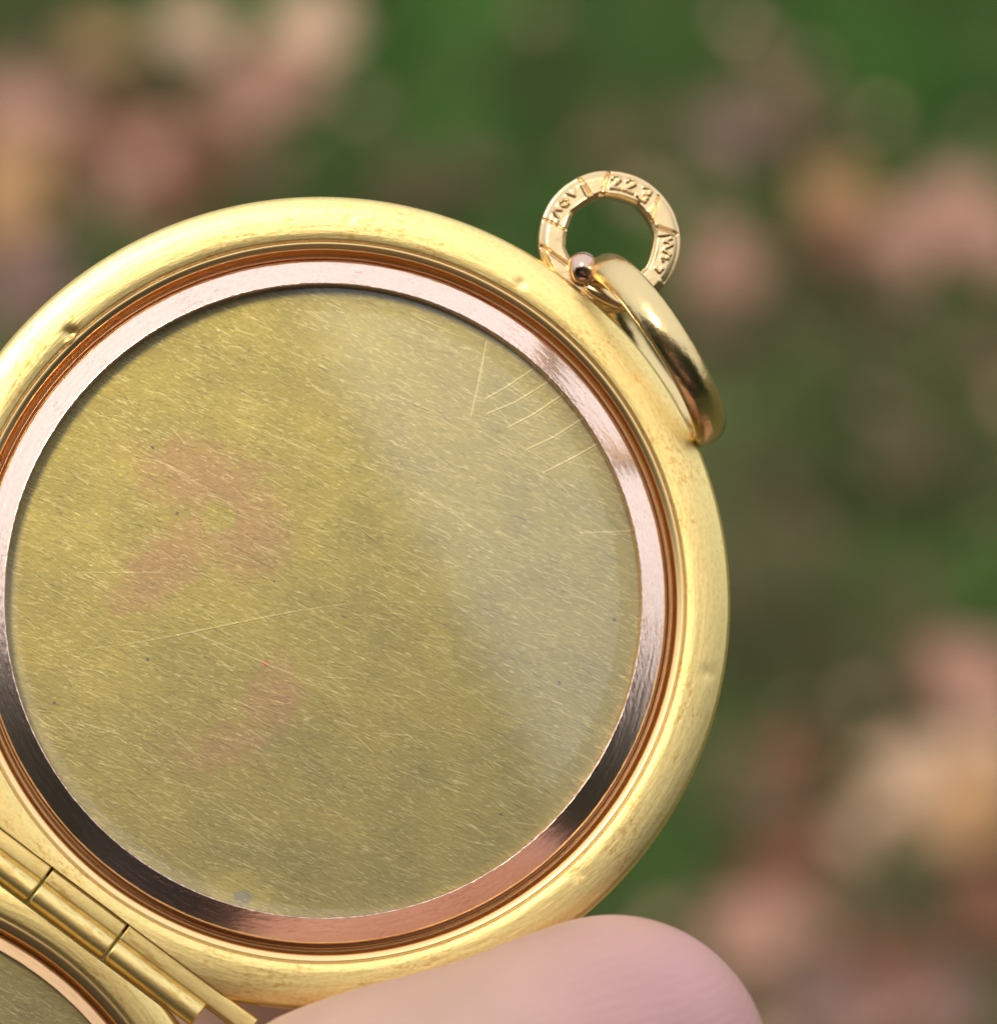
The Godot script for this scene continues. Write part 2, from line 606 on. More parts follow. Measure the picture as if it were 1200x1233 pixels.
func half_of_locket(root: Node3D, frame: Transform3D, parts: bool) -> void:
	var cut := (449.0 if parts else 467.0) * U
	var fr := part("rim", lathe(rim_profile(parts), 1080, cut, 0.000004, Vector2(6, 0.45), 0.0, -1.0 if parts else 0.0), M.gold, root, frame)
	var back := profile([[488.5, -0.35, 0], [491, -0.6, 0.05], [489, -1.3, 0.2], [478, -1.9, 0.3], [400, -2.35, 0.3], [200, -2.6, 0], [0, -2.65, 0]], 0.25)
	part("case_back", lathe(back, 256, 462.0 * U), M.gold_plain, fr if not parts else root, frame if parts else Transform3D())
	var ring := profile([[434.5, 0.50, 0], [431, 0.50, 0.05], [425.5, 0.42, 0.08], [422, 0.16, 0.05], [421.5, -0.25, 0.03], [416, -0.25, 0]], 0.03)
	if not parts:
		ring = profile([[446, 0.50, 0], [442, 0.52, 0.05], [433, 0.44, 0.08], [427, 0.16, 0.05], [426.5, -0.25, 0.03], [424, -0.25, 0]], 0.03)
	part("inner_ring", lathe(ring, 512, 447.0 * U), M.ring_gold, root, frame)
	var bead := profile([[418.6, -0.12, 0], [418.2, -0.02, 0.02], [417.2, 0.02, 0.02], [416.2, -0.02, 0.02], [415.8, -0.12, 0]], 0.012)
	if parts:
		part("bead_ring", lathe(bead, 512, 1.0), M.copper, root, frame)
	var floor_ := profile([[436 if parts else 447, -0.24, 0], [405, -0.24, 0]], 0.2)
	part("groove", lathe(floor_, 256, 445.0 * U), M.copper, root, frame)
	var bez := profile([[412.2, 0.30, 0], [410.5, 0.40, 0.05], [382, 0.80, 0.0], [381, 0.77, 0.0], [380.6, 0.08, 0.02]], 0.03)
	if parts:
		part("bezel_edge", lathe(profile([[414, -0.24, 0], [413.2, 0.1, 0.03], [412.1, 0.32, 0.02], [411.4, 0.31, 0]], 0.03), 512), M.copper, root, frame)
	if not parts:
		bez = profile([[425.5, -0.24, 0], [425, 0.3, 0.03], [422, 0.40, 0.05], [410, 0.52, 0.0], [409, 0.49, 0.0], [408.6, 0.08, 0.02]], 0.03)
	part("bezel", lathe(bez, 720, 1.0, 0.000008, Vector2(6, 0.3), 0.0, 0.000022), M.rose if parts else M.copper, root, frame)
	var plate := profile([[386 if parts else 412, 0.0, 0], [200, 0.0, 0], [0, 0.0, 0]], 1.0)
	part("gold_plate", lathe(plate, 192, 1.0, 0.0, Vector2.ONE, 790.0 * U), M.plate, root, frame)
	var pane := profile([[0, 0.07, 0], [382 if parts else 410, 0.07, 0], [382 if parts else 410, 0.30, 0.02], [300, 0.30, 0], [0, 0.30, 0]], 1.0)
	part("glass_pane", lathe(pane, 192), M.glass, root, frame)

func knuckle(root: Node3D, from: float, to: float, leaf_to: float, frame: Transform3D, before := 0.0, after := 0.0) -> void:
	# a barrel along x, rounded at its ends, with a flat leaf towards y (leaf_to, pixels)
	var r := 16.5
	var n := 40
	var along := [[from, 0.86], [from + 1.2, 0.97], [from + 3.0, 1.0], [lerpf(from, to, 0.35), 1.0], [lerpf(from, to, 0.7), 1.0], [to - 3.0, 1.0], [to - 1.2, 0.97], [to, 0.86]]
	var p := PackedVector3Array()
	for a in [[from, 0.02]] + along + [[to, 0.02]]:
		for k in n + 1:
			var t := TAU * (k % n) / n
			p.append(Vector3(a[0] * U, cos(t) * r * a[1] * U, sin(t) * r * a[1] * U + 0.00002 * sin(a[0] * 0.07)))
	var o := part("knuckle", sheet(p, along.size() + 2, n + 1, false, Vector2(0.4, 0.6), true), M.gold, root, frame)
	from += before
	to += after
	for reach in [leaf_to]:
		var s := signf(reach)
		var q := PackedVector3Array()
		var prof := [[11.0 * s, -22.0], [11.0 * s, 4.0], [14.0 * s, 8.0], [18.0 * s, 9.5], [reach - 5.0 * s, 9.5], [reach - 1.5 * s, 8.0], [reach, 4.0], [reach, -22.0]]
		for e in [[from, 0.4], [from + 0.8, 0.95], [from + 2.0, 1.0], [to - 2.0, 1.0], [to - 0.8, 0.95], [to, 0.4]]:
			for f in prof:
				q.append(Vector3(e[0] * U, f[0] * U, (f[1] - (1.0 - e[1]) * 8.0) * U))
		part("leaf", sheet(q, 6, prof.size(), false, Vector2(0.7, 0.3), false, 0.0, s > 0.0), M.gold, o)

func bail_loop() -> ArrayMesh:
	# a flat stamped ring: pixels from its centre, angles clockwise from the top
	var segs := 900
	var lanes := 40
	var r0 := 55.0
	var r1 := 85.0
	var marks := []
	var add := func(deg: float, r: float, size: float, strokes: Array) -> void:
		# strokes in a box of -1..1, upright where the ring's outside is up
		for s in strokes:
			for k in s.size() - 1:
				marks.append([deg, r, Vector2(s[k][0], s[k][1]) * size, Vector2(s[k + 1][0], s[k + 1][1]) * size])
	var two := [[-0.62, 0.45], [-0.5, 0.85], [0.0, 1.0], [0.5, 0.82], [0.58, 0.4], [0.2, -0.1], [-0.65, -0.95], [0.7, -0.95]]
	var three := [[-0.6, 0.7], [-0.1, 1.0], [0.5, 0.8], [0.5, 0.3], [0.0, 0.05], [0.6, -0.25], [0.6, -0.8], [0.0, -1.0], [-0.7, -0.7]]
	add.call(6.0, 70.5, 8.0, [two])
	add.call(20.5, 70.5, 8.0, [two])
	add.call(37.0, 70.0, 9.0, [three])
	add.call(-39.0, 72.0, 6.0, [[[-0.8, 0.8], [0.0, -0.6], [0.8, 0.6]]])
	add.call(-51.0, 70.0, 6.0, [[[-0.7, 0.0], [-0.4, 0.7], [0.4, 0.7], [0.7, 0.0], [0.3, -0.6], [-0.3, -0.6], [-0.7, 0.0]]])
	add.call(-63.0, 71.0, 6.0, [[[-0.8, -0.5], [-0.2, 0.7], [0.5, 0.6], [0.8, -0.4]]])
	add.call(-72.0, 66.0, 4.0, [[[-0.8, 0.4], [0.6, 0.2]]])
	add.call(93.0, 70.0, 7.0, [[[-0.9, 0.5], [-0.3, -0.6], [0.2, 0.6], [0.9, -0.4]]])
	add.call(106.0, 70.0, 7.0, [[[-0.8, -0.7], [-0.5, 0.5], [0.3, 0.3], [0.4, -0.6], [0.9, -0.3]]])
	add.call(121.0, 68.0, 5.0, [[[-0.6, 0.6], [0.5, 0.4], [0.2, -0.7]]])
	var notches := [[-25.5, 83.0, -23.0, 60.0, 2.6], [0.0, 84.0, -11.0, 55.0, 3.0], [47.0, 80.0, 64.0, 56.0, 1.6], [75.0, 60.0, 84.0, 80.0, 3.0], [-94.0, 86.0, -121.0, 60.0, 3.2], [-78.0, 55.0, -72.0, 82.0, 1.6]]
	var polar := func(deg: float, r: float) -> Vector2: return Vector2(sin(deg_to_rad(deg)), cos(deg_to_rad(deg))) * r
	var fn := FastNoiseLite.new()
	fn.frequency = 0.05
	fn.fractal_octaves = 3
	var height := func(deg: float, r: float) -> float:
		var q: Vector2 = polar.call(deg, r)
		var h := 0.007 * fn.get_noise_2d(q.x * 0.5, q.y * 0.5) + 0.0015 * fn.get_noise_2d(q.x * 5.0, q.y * 5.0)
		for c in [[-77.0, -27.0], [-6.0, 53.0], [84.0, 130.0]]:
			var edge := minf(deg - c[0], c[1] - deg)
			h -= 0.035 * smoothstep(0.0, 3.0, edge) * smoothstep(55.5, 59.0, r) * smoothstep(84.5, 80.0, r)
		for m in marks:
			if absf(deg - m[0]) > 16.0:
				continue
			var l := Vector2(deg_to_rad(deg - m[0]) * r, r - m[1])
			var d := near_line(l, m[2], m[3]) / 1.7
			if d < 2.0:
				h = maxf(h, h + 0.058 * exp(-d * d * 1.4) * (1.0 - smoothstep(-0.01, 0.05, h)))
		for n in notches:
			var a: Vector2 = polar.call(n[0], n[1])
			var b: Vector2 = polar.call(n[2], n[3])
			var d: float = near_line(q, a, b) / float(n[4])
			if d < 1.0:
				h -= 0.10 * (1.0 - d * d)
		return h
	var p := PackedVector3Array()
	var nv := 0
	for i in segs + 1:
		var deg := 360.0 * (i % segs) / segs
		if deg > 180.0:
			deg -= 360.0
		# the hole is worn into a many-sided shape
		var facet := deg_to_rad(fposmod(deg + 9.0, 45.0) - 22.5)
		var inner := r0 * cos(deg_to_rad(22.5)) / lerpf(cos(facet), 0.95, 0.6) + 0.6 * fn.get_noise_1d(deg * 0.7)
		var outer := r1 + 0.8 * fn.get_noise_1d(deg * 0.4 + 500.0)
		var row := PackedVector3Array()
		row.append(Vector3(inner + 2.0, -0.40, 0))
		for z in [-0.30, -0.1, 0.1, 0.24]:
			row.append(Vector3(inner, z, 0))
		row.append(Vector3(inner + 0.4, 0.22, 0))
		for k in lanes:
			var r := lerpf(inner + 1.6, outer - 1.8, float(k) / (lanes - 1))
			var shoulder := maxf(smoothstep(outer - 12.0, outer - 1.8, r), smoothstep(inner + 6.0, inner + 1.6, r) * 0.7)
			row.append(Vector3(r, 0.36 + height.call(deg, r) - 0.17 * shoulder * shoulder, 0))
		row.append(Vector3(outer - 0.5, 0.16, 0))
		for z in [0.1, 0.0, -0.1, -0.30]:
			row.append(Vector3(outer, z, 0))
		row.append(Vector3(outer - 2.0, -0.40, 0))
		row.append(row[0])
		nv = row.size()
		for q in row:
			var c: Vector2 = polar.call(deg, q.x)
			p.append(Vector3(c.x * U, c.y * U, q.y * MM))
	return sheet(p, segs + 1, nv, true, Vector2(3, 0.6), true)

func build_locket() -> void:
	var tilt := Basis(Vector3(-0.8, 0.6, 0).normalized(), deg_to_rad(8.0))
	var frame := Transform3D(view * tilt, focus + view * photo(391, 722))
	var locket := thing("locket", "open round gold locket with scratched gold plate under glass in a rose gold bezel", "locket", frame)
	half_of_locket(locket, Transform3D(), true)
	# the hinge: x runs along it, y points back to the locket's centre
	var h := deg_to_rad(hinge_turn)
	var out := Vector3(cos(h), -sin(h), 0)
	var along := Vector3(-out.y, out.x, 0)
	var axis := Transform3D(Basis(along, -out, Vector3(0, 0, 1)), out * 485.0 * U + Vector3(0, 0, 0.00022))
	var lid := part("lid", lathe(profile([[0, -2.66, 0], [120, -2.66, 0]], 1.0), 48), M.gold_plain, locket)
	var swing := Basis(along, deg_to_rad(3.0))
	var mirror := Basis(Vector3(0, 0, 1), PI)
	var other := Transform3D(swing * mirror, axis.origin + swing * (out * 485.0 * U - Vector3(0, 0, 0.00022)))
	lid.transform = other
	half_of_locket(lid, Transform3D(), false)
	lid.set_meta("label", "second half of the locket, cut off at the lower left")
	knuckle(locket, -195.0, -66.0, 38.0, axis, -60.0, 0.0)
	knuckle(locket, 48.0, 178.0, 38.0, axis, 0.0, 60.0)
	var lid_axis := other.affine_inverse() * axis
	knuckle(lid, -64.0, 46.0, 36.0, lid_axis)
	# the loop on the rim
	var loop := part("hanging_loop", bail_loop(), M.bail, locket, Transform3D(Basis().scaled(Vector3(1.025, 1.025, 1.0)), Vector3((738.5 - 391) * U, (722 - 281) * U, 0.00005)), "flat ring stamped with hallmarks and 223")
	var bl := PackedVector3Array()
	var rr := PackedFloat32Array()
	for k in 15:
		var t := k / 14.0 * PI
		bl.append(Vector3(-cos(t) * 17.5 * U, -cos(t) * 3.0 * U, 0.00001))
		rr.append(maxf(0.4, pow(sin(t), 0.75) * 20.5) * U)
	part("bead", tube(bl, rr, 24), M.bead, loop, Transform3D(Basis(), Vector3(-33 * U, -36 * U, 0.00045)))
	var sd := PackedVector3Array()
	var sr := PackedFloat32Array()
	for k in 15:
		var t := k / 14.0 * PI
		sd.append(Vector3(-cos(t) * 24.0 * U, cos(t) * 13.0 * U, 0))
		sr.append(maxf(0.3, pow(sin(t), 0.7) * 9.0) * U)
	part("solder", tube(sd, sr, 16), M.bail, loop, Transform3D(Basis(), Vector3(-8 * U, -68 * U, 0.00035)))

func build_jump_ring() -> void:
	var o := focus + view * photo(787, 422, -1.7)
	var e := view * Vector3(0.475, -0.88, -0.58).normalized()
	var bulge := view * Vector3(0.88, 0.475, 0).normalized()
	var w := view.z * 0.96 + bulge * 0.13
	w = (w - e * w.dot(e)).normalized()
	var n := e.cross(w).normalized()
	var p := PackedVector3Array()
	var segs := 128
	var ring_r := 120.0 * U
	for i in segs + 1:
		var a := TAU * (i % segs) / segs
		var radial := e * cos(a) + w * sin(a)
		var c := o + radial * ring_r
		for k in 33:
			var b := TAU * (k % 32) / 32
			p.append(c - o + radial * cos(b) * 14.0 * U + n * sin(b) * 22.0 * U)
	var mesh := sheet(p, segs + 1, 33, true, Vector2(4, 1), true)
	var r := part("jump_ring", mesh, M.jump, self, Transform3D(Basis(), o))
	tag(r, "plain gold jump ring seen almost edge on, hung through the stamped loop", "ring")

# ------------------------------------------------------------------ the person who holds it
func build_person() -> Node3D:
	var frame := Transform3D(view, focus)
	var who := thing("person", "bare pink thumb tip pressing the locket's lower rim", "person", frame)
	var tip := photo(738, 1292, 5.4)
	var mid := photo(640, 1620, 6.6)
	var ip := photo(640, 1900, 6.5)
	var v := func(x: float, y: float, z: float) -> Vector3: return Vector3(x, y, z) * MM
	clear_bones()
	var K := 0.003
	bone(tip, photo(440, 1440, 5.6), 0.00485, 0.0063, 0.0008)
	bone(tip, photo(725, 1560, 6.0), 0.0048, 0.0072, 0.003)
	bone(photo(440, 1440, 5.6), photo(560, 1640, 6.2), 0.0062, 0.0072, 0.003)
	bone(photo(600, 1440, 6.0), mid, 0.0064, 0.0088, 0.004)
	bone(mid, ip, 0.0088, 0.0096, 0.003)
	bone(ip, v.call(-8, -72, 2), 0.0094, 0.0105, 0.003)
	bone(v.call(-8, -72, 2), v.call(-30, -104, -10), 0.0115, 0.016, 0.008)
	for f in [[[-14, -62, -28], [-10, -34, -44], [-8, -14, -31], [-9, -9, -11.5], 1.0], [[4, -68, -31], [16, -46, -53], [20, -42, -31], [17, -53, -18], 1.05], [[19, -76, -29], [32, -56, -51], [36, -54, -30], [32, -64, -18], 0.98], [[33, -86, -24], [46, -70, -42], [48, -68, -25], [44, -77, -15], 0.86]]:
		var q := []
		for c in 4:
			q.append(v.call(f[c][0], f[c][1], f[c][2]))
		bone(q[0], q[1], 0.0095 * f[4], 0.0085 * f[4], K)
		bone(q[1], q[2], 0.0083 * f[4], 0.0074 * f[4], K)
		bone(q[2], q[3], 0.0073 * f[4], 0.0062 * f[4], K)
		bone(v.call(-18, -124, -22), q[0], 0.016, 0.0115, 0.010)
	bone(v.call(-20, -122, -20), v.call(-30, -104, -10), 0.016, 0.016, 0.01)
	bone(v.call(-14, -124, -24), v.call(12, -106, -26), 0.015, 0.013, 0.01)
	bone(v.call(-18, -120, -22), v.call(-30, -190, -10), 0.021, 0.025, 0.012)
	var fn := FastNoiseLite.new()
	fn.frequency = 160.0
	fn.fractal_octaves = 3
	var tint := func(q: Vector3) -> Color:
		var w := fn.get_noise_3dv(q)
		var near_tip := clampf(1.0 - q.distance_to(photo(830, 1300, 8.0)) / 0.009, 0.0, 1.0)
		var c := Color(0.66, 0.395, 0.29).lerp(Color(0.66, 0.34, 0.32), smoothstep(0.0, 0.7, near_tip))
		return c * (1.0 + 0.10 * w)
	part("hand", skin(0.0016, tint, photo(600, 1300, 6.0), 0.017), M.skin, who)
	# thumb nail, on the side that faces away from the locket, below the frame
	var top := photo(600, 1330, 6.0)
	var ax := (mid - top).normalized()
	var side := ax.cross(Vector3(0, 0, 1)).normalized()
	var up := side.cross(ax).normalized()
	var p := PackedVector3Array()
	for i in 17:
		for j in 17:
			var s := i / 16.0 * 2.0 - 1.0
			var t := j / 16.0
			var a := -0.75 * s
			var c := top + ax * (0.0025 + t * 0.0095 * (1.0 - 0.15 * s * s))
			var dir := (up * cos(a) - side * sin(a)).normalized()
			p.append(c - up * 0.0006 + dir * (lerpf(0.0066, 0.0086, t) + 0.0004))
	part("thumb_nail", sheet(p, 17, 17, false), M.nail, who)
	return who


func build_body(who: Node3D) -> void:
	# the photographer behind the lens, who shows only as a dim reflection in the gold; built where they stand, in metres
	clear_bones()
	var K := 0.05
	var B := func(a: Array, b: Array, ra: float, rb: float, k: float) -> void: bone(Vector3(a[0], a[1], a[2]), Vector3(b[0], b[1], b[2]), ra, rb, k)
	B.call([0, 0.98, 0.44], [0, 1.16, 0.42], 0.155, 0.15, K)
	B.call([0, 1.16, 0.42], [0, 1.34, 0.40], 0.15, 0.155, K)
	B.call([-0.14, 1.37, 0.40], [0.14, 1.37, 0.40], 0.085, 0.085, K)
	B.call([0, 1.40, 0.38], [0, 1.52, 0.34], 0.062, 0.058, 0.03)
	B.call([0, 1.60, 0.325], [0, 1.66, 0.345], 0.086, 0.098, 0.03)
	B.call([0, 1.565, 0.275], [0, 1.545, 0.285], 0.048, 0.045, 0.04)
	B.call([0, 1.615, 0.232], [0, 1.59, 0.222], 0.012, 0.017, 0.02)
	for s in [-1.0, 1.0]:
		B.call([s * 0.088, 1.62, 0.335], [s * 0.09, 1.59, 0.33], 0.018, 0.012, 0.01)
		B.call([s * 0.09, 0.95, 0.45], [s * 0.11, 0.52, 0.44], 0.095, 0.062, 0.04)
		B.call([s * 0.11, 0.52, 0.44], [s * 0.12, 0.10, 0.47], 0.060, 0.042, 0.03)
		B.call([s * 0.12, 0.05, 0.49], [s * 0.14, 0.04, 0.30], 0.045, 0.035, 0.03)
	B.call([-0.18, 1.38, 0.40], [-0.23, 1.12, 0.24], 0.062, 0.05, 0.04)
	B.call([-0.23, 1.12, 0.24], [-0.045, 1.142, 0.018], 0.05, 0.033, 0.02)
	B.call([0.18, 1.38, 0.40], [0.25, 1.14, 0.26], 0.062, 0.05, 0.04)
	B.call([0.25, 1.14, 0.26], [0.04, 1.27, 0.13], 0.05, 0.033, 0.02)
	# the hand at the lower edge of the telephone: a palm, four fingers in front of it and the thumb behind
	B.call([0.035, 1.275, 0.12], [-0.005, 1.30, 0.075], 0.026, 0.028, 0.02)
	for f in 4:
		var x := -0.045 + 0.019 * f
		B.call([x * 0.6, 1.312, 0.055], [x, 1.318, 0.012], 0.010, 0.009, 0.006)
		B.call([x, 1.318, 0.012], [x - 0.004, 1.342 + 0.004 * (f % 2), 0.004], 0.009, 0.008, 0.004)
	B.call([-0.02, 1.31, 0.09], [-0.05, 1.345, 0.07], 0.012, 0.009, 0.006)
	var tint := func(q: Vector3) -> Color:
		if q.y > 1.50:
			return Color(0.05, 0.035, 0.025) if q.y > 1.665 or q.z > 0.345 else Color(0.55, 0.34, 0.27)
		if q.z < 0.125 and q.x > -0.09 and q.y > 1.255:
			return Color(0.55, 0.34, 0.27)
		return Color(0.025, 0.027, 0.035) if q.y > 0.93 else (Color(0.03, 0.04, 0.07) if q.y > 0.09 else Color(0.05, 0.04, 0.03))
	var cloth := StandardMaterial3D.new()
	cloth.vertex_color_use_as_albedo = true
	cloth.roughness = 0.8
	part("body", skin(0.016, tint), cloth, who, who.transform.affine_inverse() * Transform3D(Basis(), FOOT))

func build_phone() -> void:
	# 148 x 75 x 8 mm, held sideways with its back towards the locket; the picture is taken through its lens
	var lens_at := Vector3(0, 0, 0.0065)
	var frame := Transform3D(view, focus + view * (lens_at + Vector3(0, 0, REACH)))
	var t := thing("phone", "black phone held behind the lens, seen only as the dim reflection in the locket's glass", "phone", frame)
	var black := StandardMaterial3D.new()
	black.albedo_color = Color(0.02, 0.02, 0.024).linear_to_srgb()
	black.roughness = 0.35
	var mid := Vector3(-0.050, 0.006, 0.0045)
	var turn := Basis(Vector3(0, 0, 1), deg_to_rad(27.0))
	var outline := PackedVector2Array()
	for c in 4:
		for k in 9:
			var a := PI / 2.0 * (c + k / 8.0)
			outline.append(Vector2([0.063, -0.063, -0.063, 0.063][c] + cos(a) * 0.011, [0.0265, 0.0265, -0.0265, -0.0265][c] + sin(a) * 0.011))
	outline.append(outline[0])
	var p := PackedVector3Array()
	for q in outline:
		for e in [[0.0, 0.004], [0.97, 0.004], [1.0, 0.003], [1.0, -0.003], [0.97, -0.004], [0.0, -0.004]]:
			p.append(Vector3(q.x * e[0], q.y * e[0], e[1]))
	part("case", sheet(p, outline.size(), 6, true), black, t, Transform3D(turn, mid))
	var ring := lathe(profile([[0, 0.0, 0], [130, 0.0, 0], [150, 0.0, 0.2], [200, 0.0, 0.3], [200, -2.0, 0]], 0.5), 48)
	part("lens_ring", ring, black, t, Transform3D(Basis(Vector3.UP, PI), Vector3(0, 0, -0.0012)))

# ------------------------------------------------------------------ the lawn
func leaf_mesh(shape: int) -> ArrayMesh:
	var outline := func(t: float) -> float:
		# half width along the midrib, t from stalk to tip
		var w := pow(sin(PI * pow(t, 0.8)), 0.75) * 0.36
		if shape == 1:
			w *= 1.0 + 0.28 * sin(t * 26.0)
		elif shape == 2:
			w = pow(sin(PI * pow(t, 0.55)), 0.6) * 0.42 * (1.0 + 0.22 * sin(t * 17.0 + 1.0))
		return w
	var p := PackedVector3Array()
	var nu := 33
	var nv := 13
	for i in nu:
		var t := i / (nu - 1.0)
		for j in nv:
			var s := j / (nv - 1.0) * 2.0 - 1.0
			var w: float = outline.call(t)
			var x := s * w
			var y := 0.05 + 0.10 * (x * x) * 4.0 * (1.0 if shape != 2 else -0.5) + 0.16 * sin(t * 2.4 + shape) * (0.4 + shape * 0.3) + 0.02 * sin(s * 9.0 + t * 12.0)
			p.append(Vector3(x, y - 0.06, t - 0.5))
	return sheet(p, nu, nv, false)

func build_lawn() -> void:
	var soil := StandardMaterial3D.new()
	soil.albedo_texture = grey_noise(512, 0.02, 4, 2, FastNoiseLite.TYPE_SIMPLEX_SMOOTH, 0.0, 1.0)
	var ramp := Gradient.new()
	ramp.set_color(0, Color(0.07, 0.10, 0.035).linear_to_srgb())
	ramp.set_color(1, Color(0.17, 0.14, 0.085).linear_to_srgb())
	soil.albedo_texture.color_ramp = ramp
	soil.roughness = 0.95
	soil.metallic_specular = 0.15
	soil.uv1_scale = Vector3(240, 240, 1)
	var pl := PlaneMesh.new()
	pl.size = Vector2(240, 240)
	var ground := part("ground", pl, soil, self, Transform3D(Basis(), FOOT))
	ground.set_meta("kind", "structure")
	# blades of grass: small tufts, sown over the part of the lawn in and round the view
	var st := SurfaceTool.new()
	st.begin(Mesh.PRIMITIVE_TRIANGLES)
	rng.seed = 5
	for b in 9:
		var at := Vector3(rng.randf_range(-0.012, 0.012), 0, rng.randf_range(-0.012, 0.012))
		var a := rng.randf() * TAU
		var lean := Vector3(cos(a), 0, sin(a))
		var side := Vector3(-sin(a), 0, cos(a)) * 0.0016
		var h := rng.randf_range(0.025, 0.05)
		var bend := rng.randf_range(0.006, 0.028)
		var prev := [at - side, at + side]
		for k in 3:
			var t := (k + 1) / 3.0
			var mid := at + Vector3(0, h * t * (1.0 - 0.15 * t), 0) + lean * bend * t * t
			var wide := side * (1.0 - t * 0.92)
			var next := [mid - wide, mid + wide]
			for q in [prev[0], prev[1], next[0], prev[1], next[1], next[0]]:
				st.set_smooth_group(b)
				st.add_vertex(q)
			prev = next
	st.generate_normals()
	var gm := StandardMaterial3D.new()
	gm.vertex_color_use_as_albedo = true
	gm.roughness = 0.6
	gm.metallic_specular = 0.25
	gm.backlight_enabled = true
	gm.backlight = Color(0.5, 0.5, 0.5)
	var mm := MultiMesh.new()
	mm.transform_format = MultiMesh.TRANSFORM_3D
	mm.use_colors = true
	mm.mesh = st.commit()
	var n := 22000
	mm.instance_count = n
	var fn := FastNoiseLite.new()
	fn.frequency = 3.2
	fn.fractal_octaves = 3
	fn.seed = 21
	for i in n:
		var x := rng.randf_range(-0.95, 0.95)
		var z := rng.randf_range(-3.0, -1.0)
		var lush := clampf(0.5 + 0.9 * fn.get_noise_2d(x, z) + 0.9 * exp(-(pow(x + 0.08, 2) + pow((z + 2.25) * 0.6, 2)) * 60.0) + 0.4 * exp(-(pow(x - 0.30, 2) + pow((z + 2.3) * 0.6, 2)) * 50.0), 0.0, 1.0)
		var c := Color(0.19, 0.165, 0.08).lerp(Color(0.085, 0.19, 0.038), lush)
		c *= rng.randf_range(0.75, 1.25) * (1.0 + 0.7 * fn.get_noise_2d(x * 2.6 + 50.0, z * 2.2))
		c.a = 1.0
		mm.set_instance_transform(i, Transform3D(Basis(Vector3.UP, rng.randf() * TAU).scaled(Vector3.ONE * rng.randf_range(0.7, 1.25)), Vector3(x, 0.0, z)))
		mm.set_instance_color(i, c)
	var g := MultiMeshInstance3D.new()
	g.name = "grass"
	g.multimesh = mm
	g.material_override = gm
	g.position = FOOT
	add_child(g)
	g.set_meta("label", "short green lawn grass far out of focus")
	g.set_meta("category", "grass")
	g.set_meta("kind", "stuff")

func build_hedge() -> void:
	# tall evergreen hedge behind the photographer: what the gold mirrors low down on the near side
	var t := thing("hedge", "tall dark evergreen hedge behind the photographer, seen only as dark reflections in the gold", "hedge", Transform3D(Basis(), FOOT + Vector3(0, 0, 2.0)))
	var st := SurfaceTool.new()
	st.begin(Mesh.PRIMITIVE_TRIANGLES)
	rng.seed = 8
	for k in 10:
		var d := Vector3(rng.randfn(), rng.randfn(), rng.randfn()).normalized()
		var side := d.cross(Vector3(0.3, 1, 0.2)).normalized() * 0.022
		var root := d * 0.01
		for q in [root, root + d * 0.05 + side, root + d * 0.1, root, root + d * 0.1, root + d * 0.05 - side]:
			st.add_vertex(q)
	st.generate_normals()
	var m := StandardMaterial3D.new()
	m.albedo_color = Color(0.045, 0.07, 0.03).linear_to_srgb()
	m.roughness = 0.6
	var mm := MultiMesh.new()
	mm.transform_format = MultiMesh.TRANSFORM_3D
	mm.mesh = st.commit()
	var n := 26000
	mm.instance_count = n
	for i in n:
		var x := rng.randf_range(-5.0, 5.0)
		var y := pow(rng.randf(), 0.8) * 3.7
		var swell := 0.16 * sin(x * 3.1) + 0.1 * sin(x * 7.3 + y * 3.0)
		y += 0.16 * sin(x * 2.3) + 0.10 * sin(x * 6.1)
		var z := 0.25 + pow(rng.randf(), 1.5) * 0.9 + swell * 0.6
		mm.set_instance_transform(i, Transform3D(Basis(Vector3(rng.randfn(), rng.randfn(), rng.randfn()).normalized(), rng.randf() * TAU).scaled(Vector3.ONE * rng.randf_range(0.8, 1.7)), Vector3(x, maxf(y, 0.03), z)))
	var g := MultiMeshInstance3D.new()
	g.name = "foliage"
	g.multimesh = mm
	g.material_override = m
	t.add_child(g)
	g.set_meta("kind", "stuff")
	var bark := StandardMaterial3D.new()
	bark.albedo_color = Color(0.06, 0.045, 0.03).linear_to_srgb()
	bark.roughness = 0.9
	for k in 9:
		var x := -4.4 + 1.1 * k
		part("trunk", tube(PackedVector3Array([Vector3(x, -0.02, 0.75), Vector3(x + 0.04, 1.2, 0.8), Vector3(x - 0.03, 2.4, 0.76), Vector3(x, 3.4, 0.78)]), PackedFloat32Array([0.08, 0.06, 0.045, 0.015]), 10), bark, t)

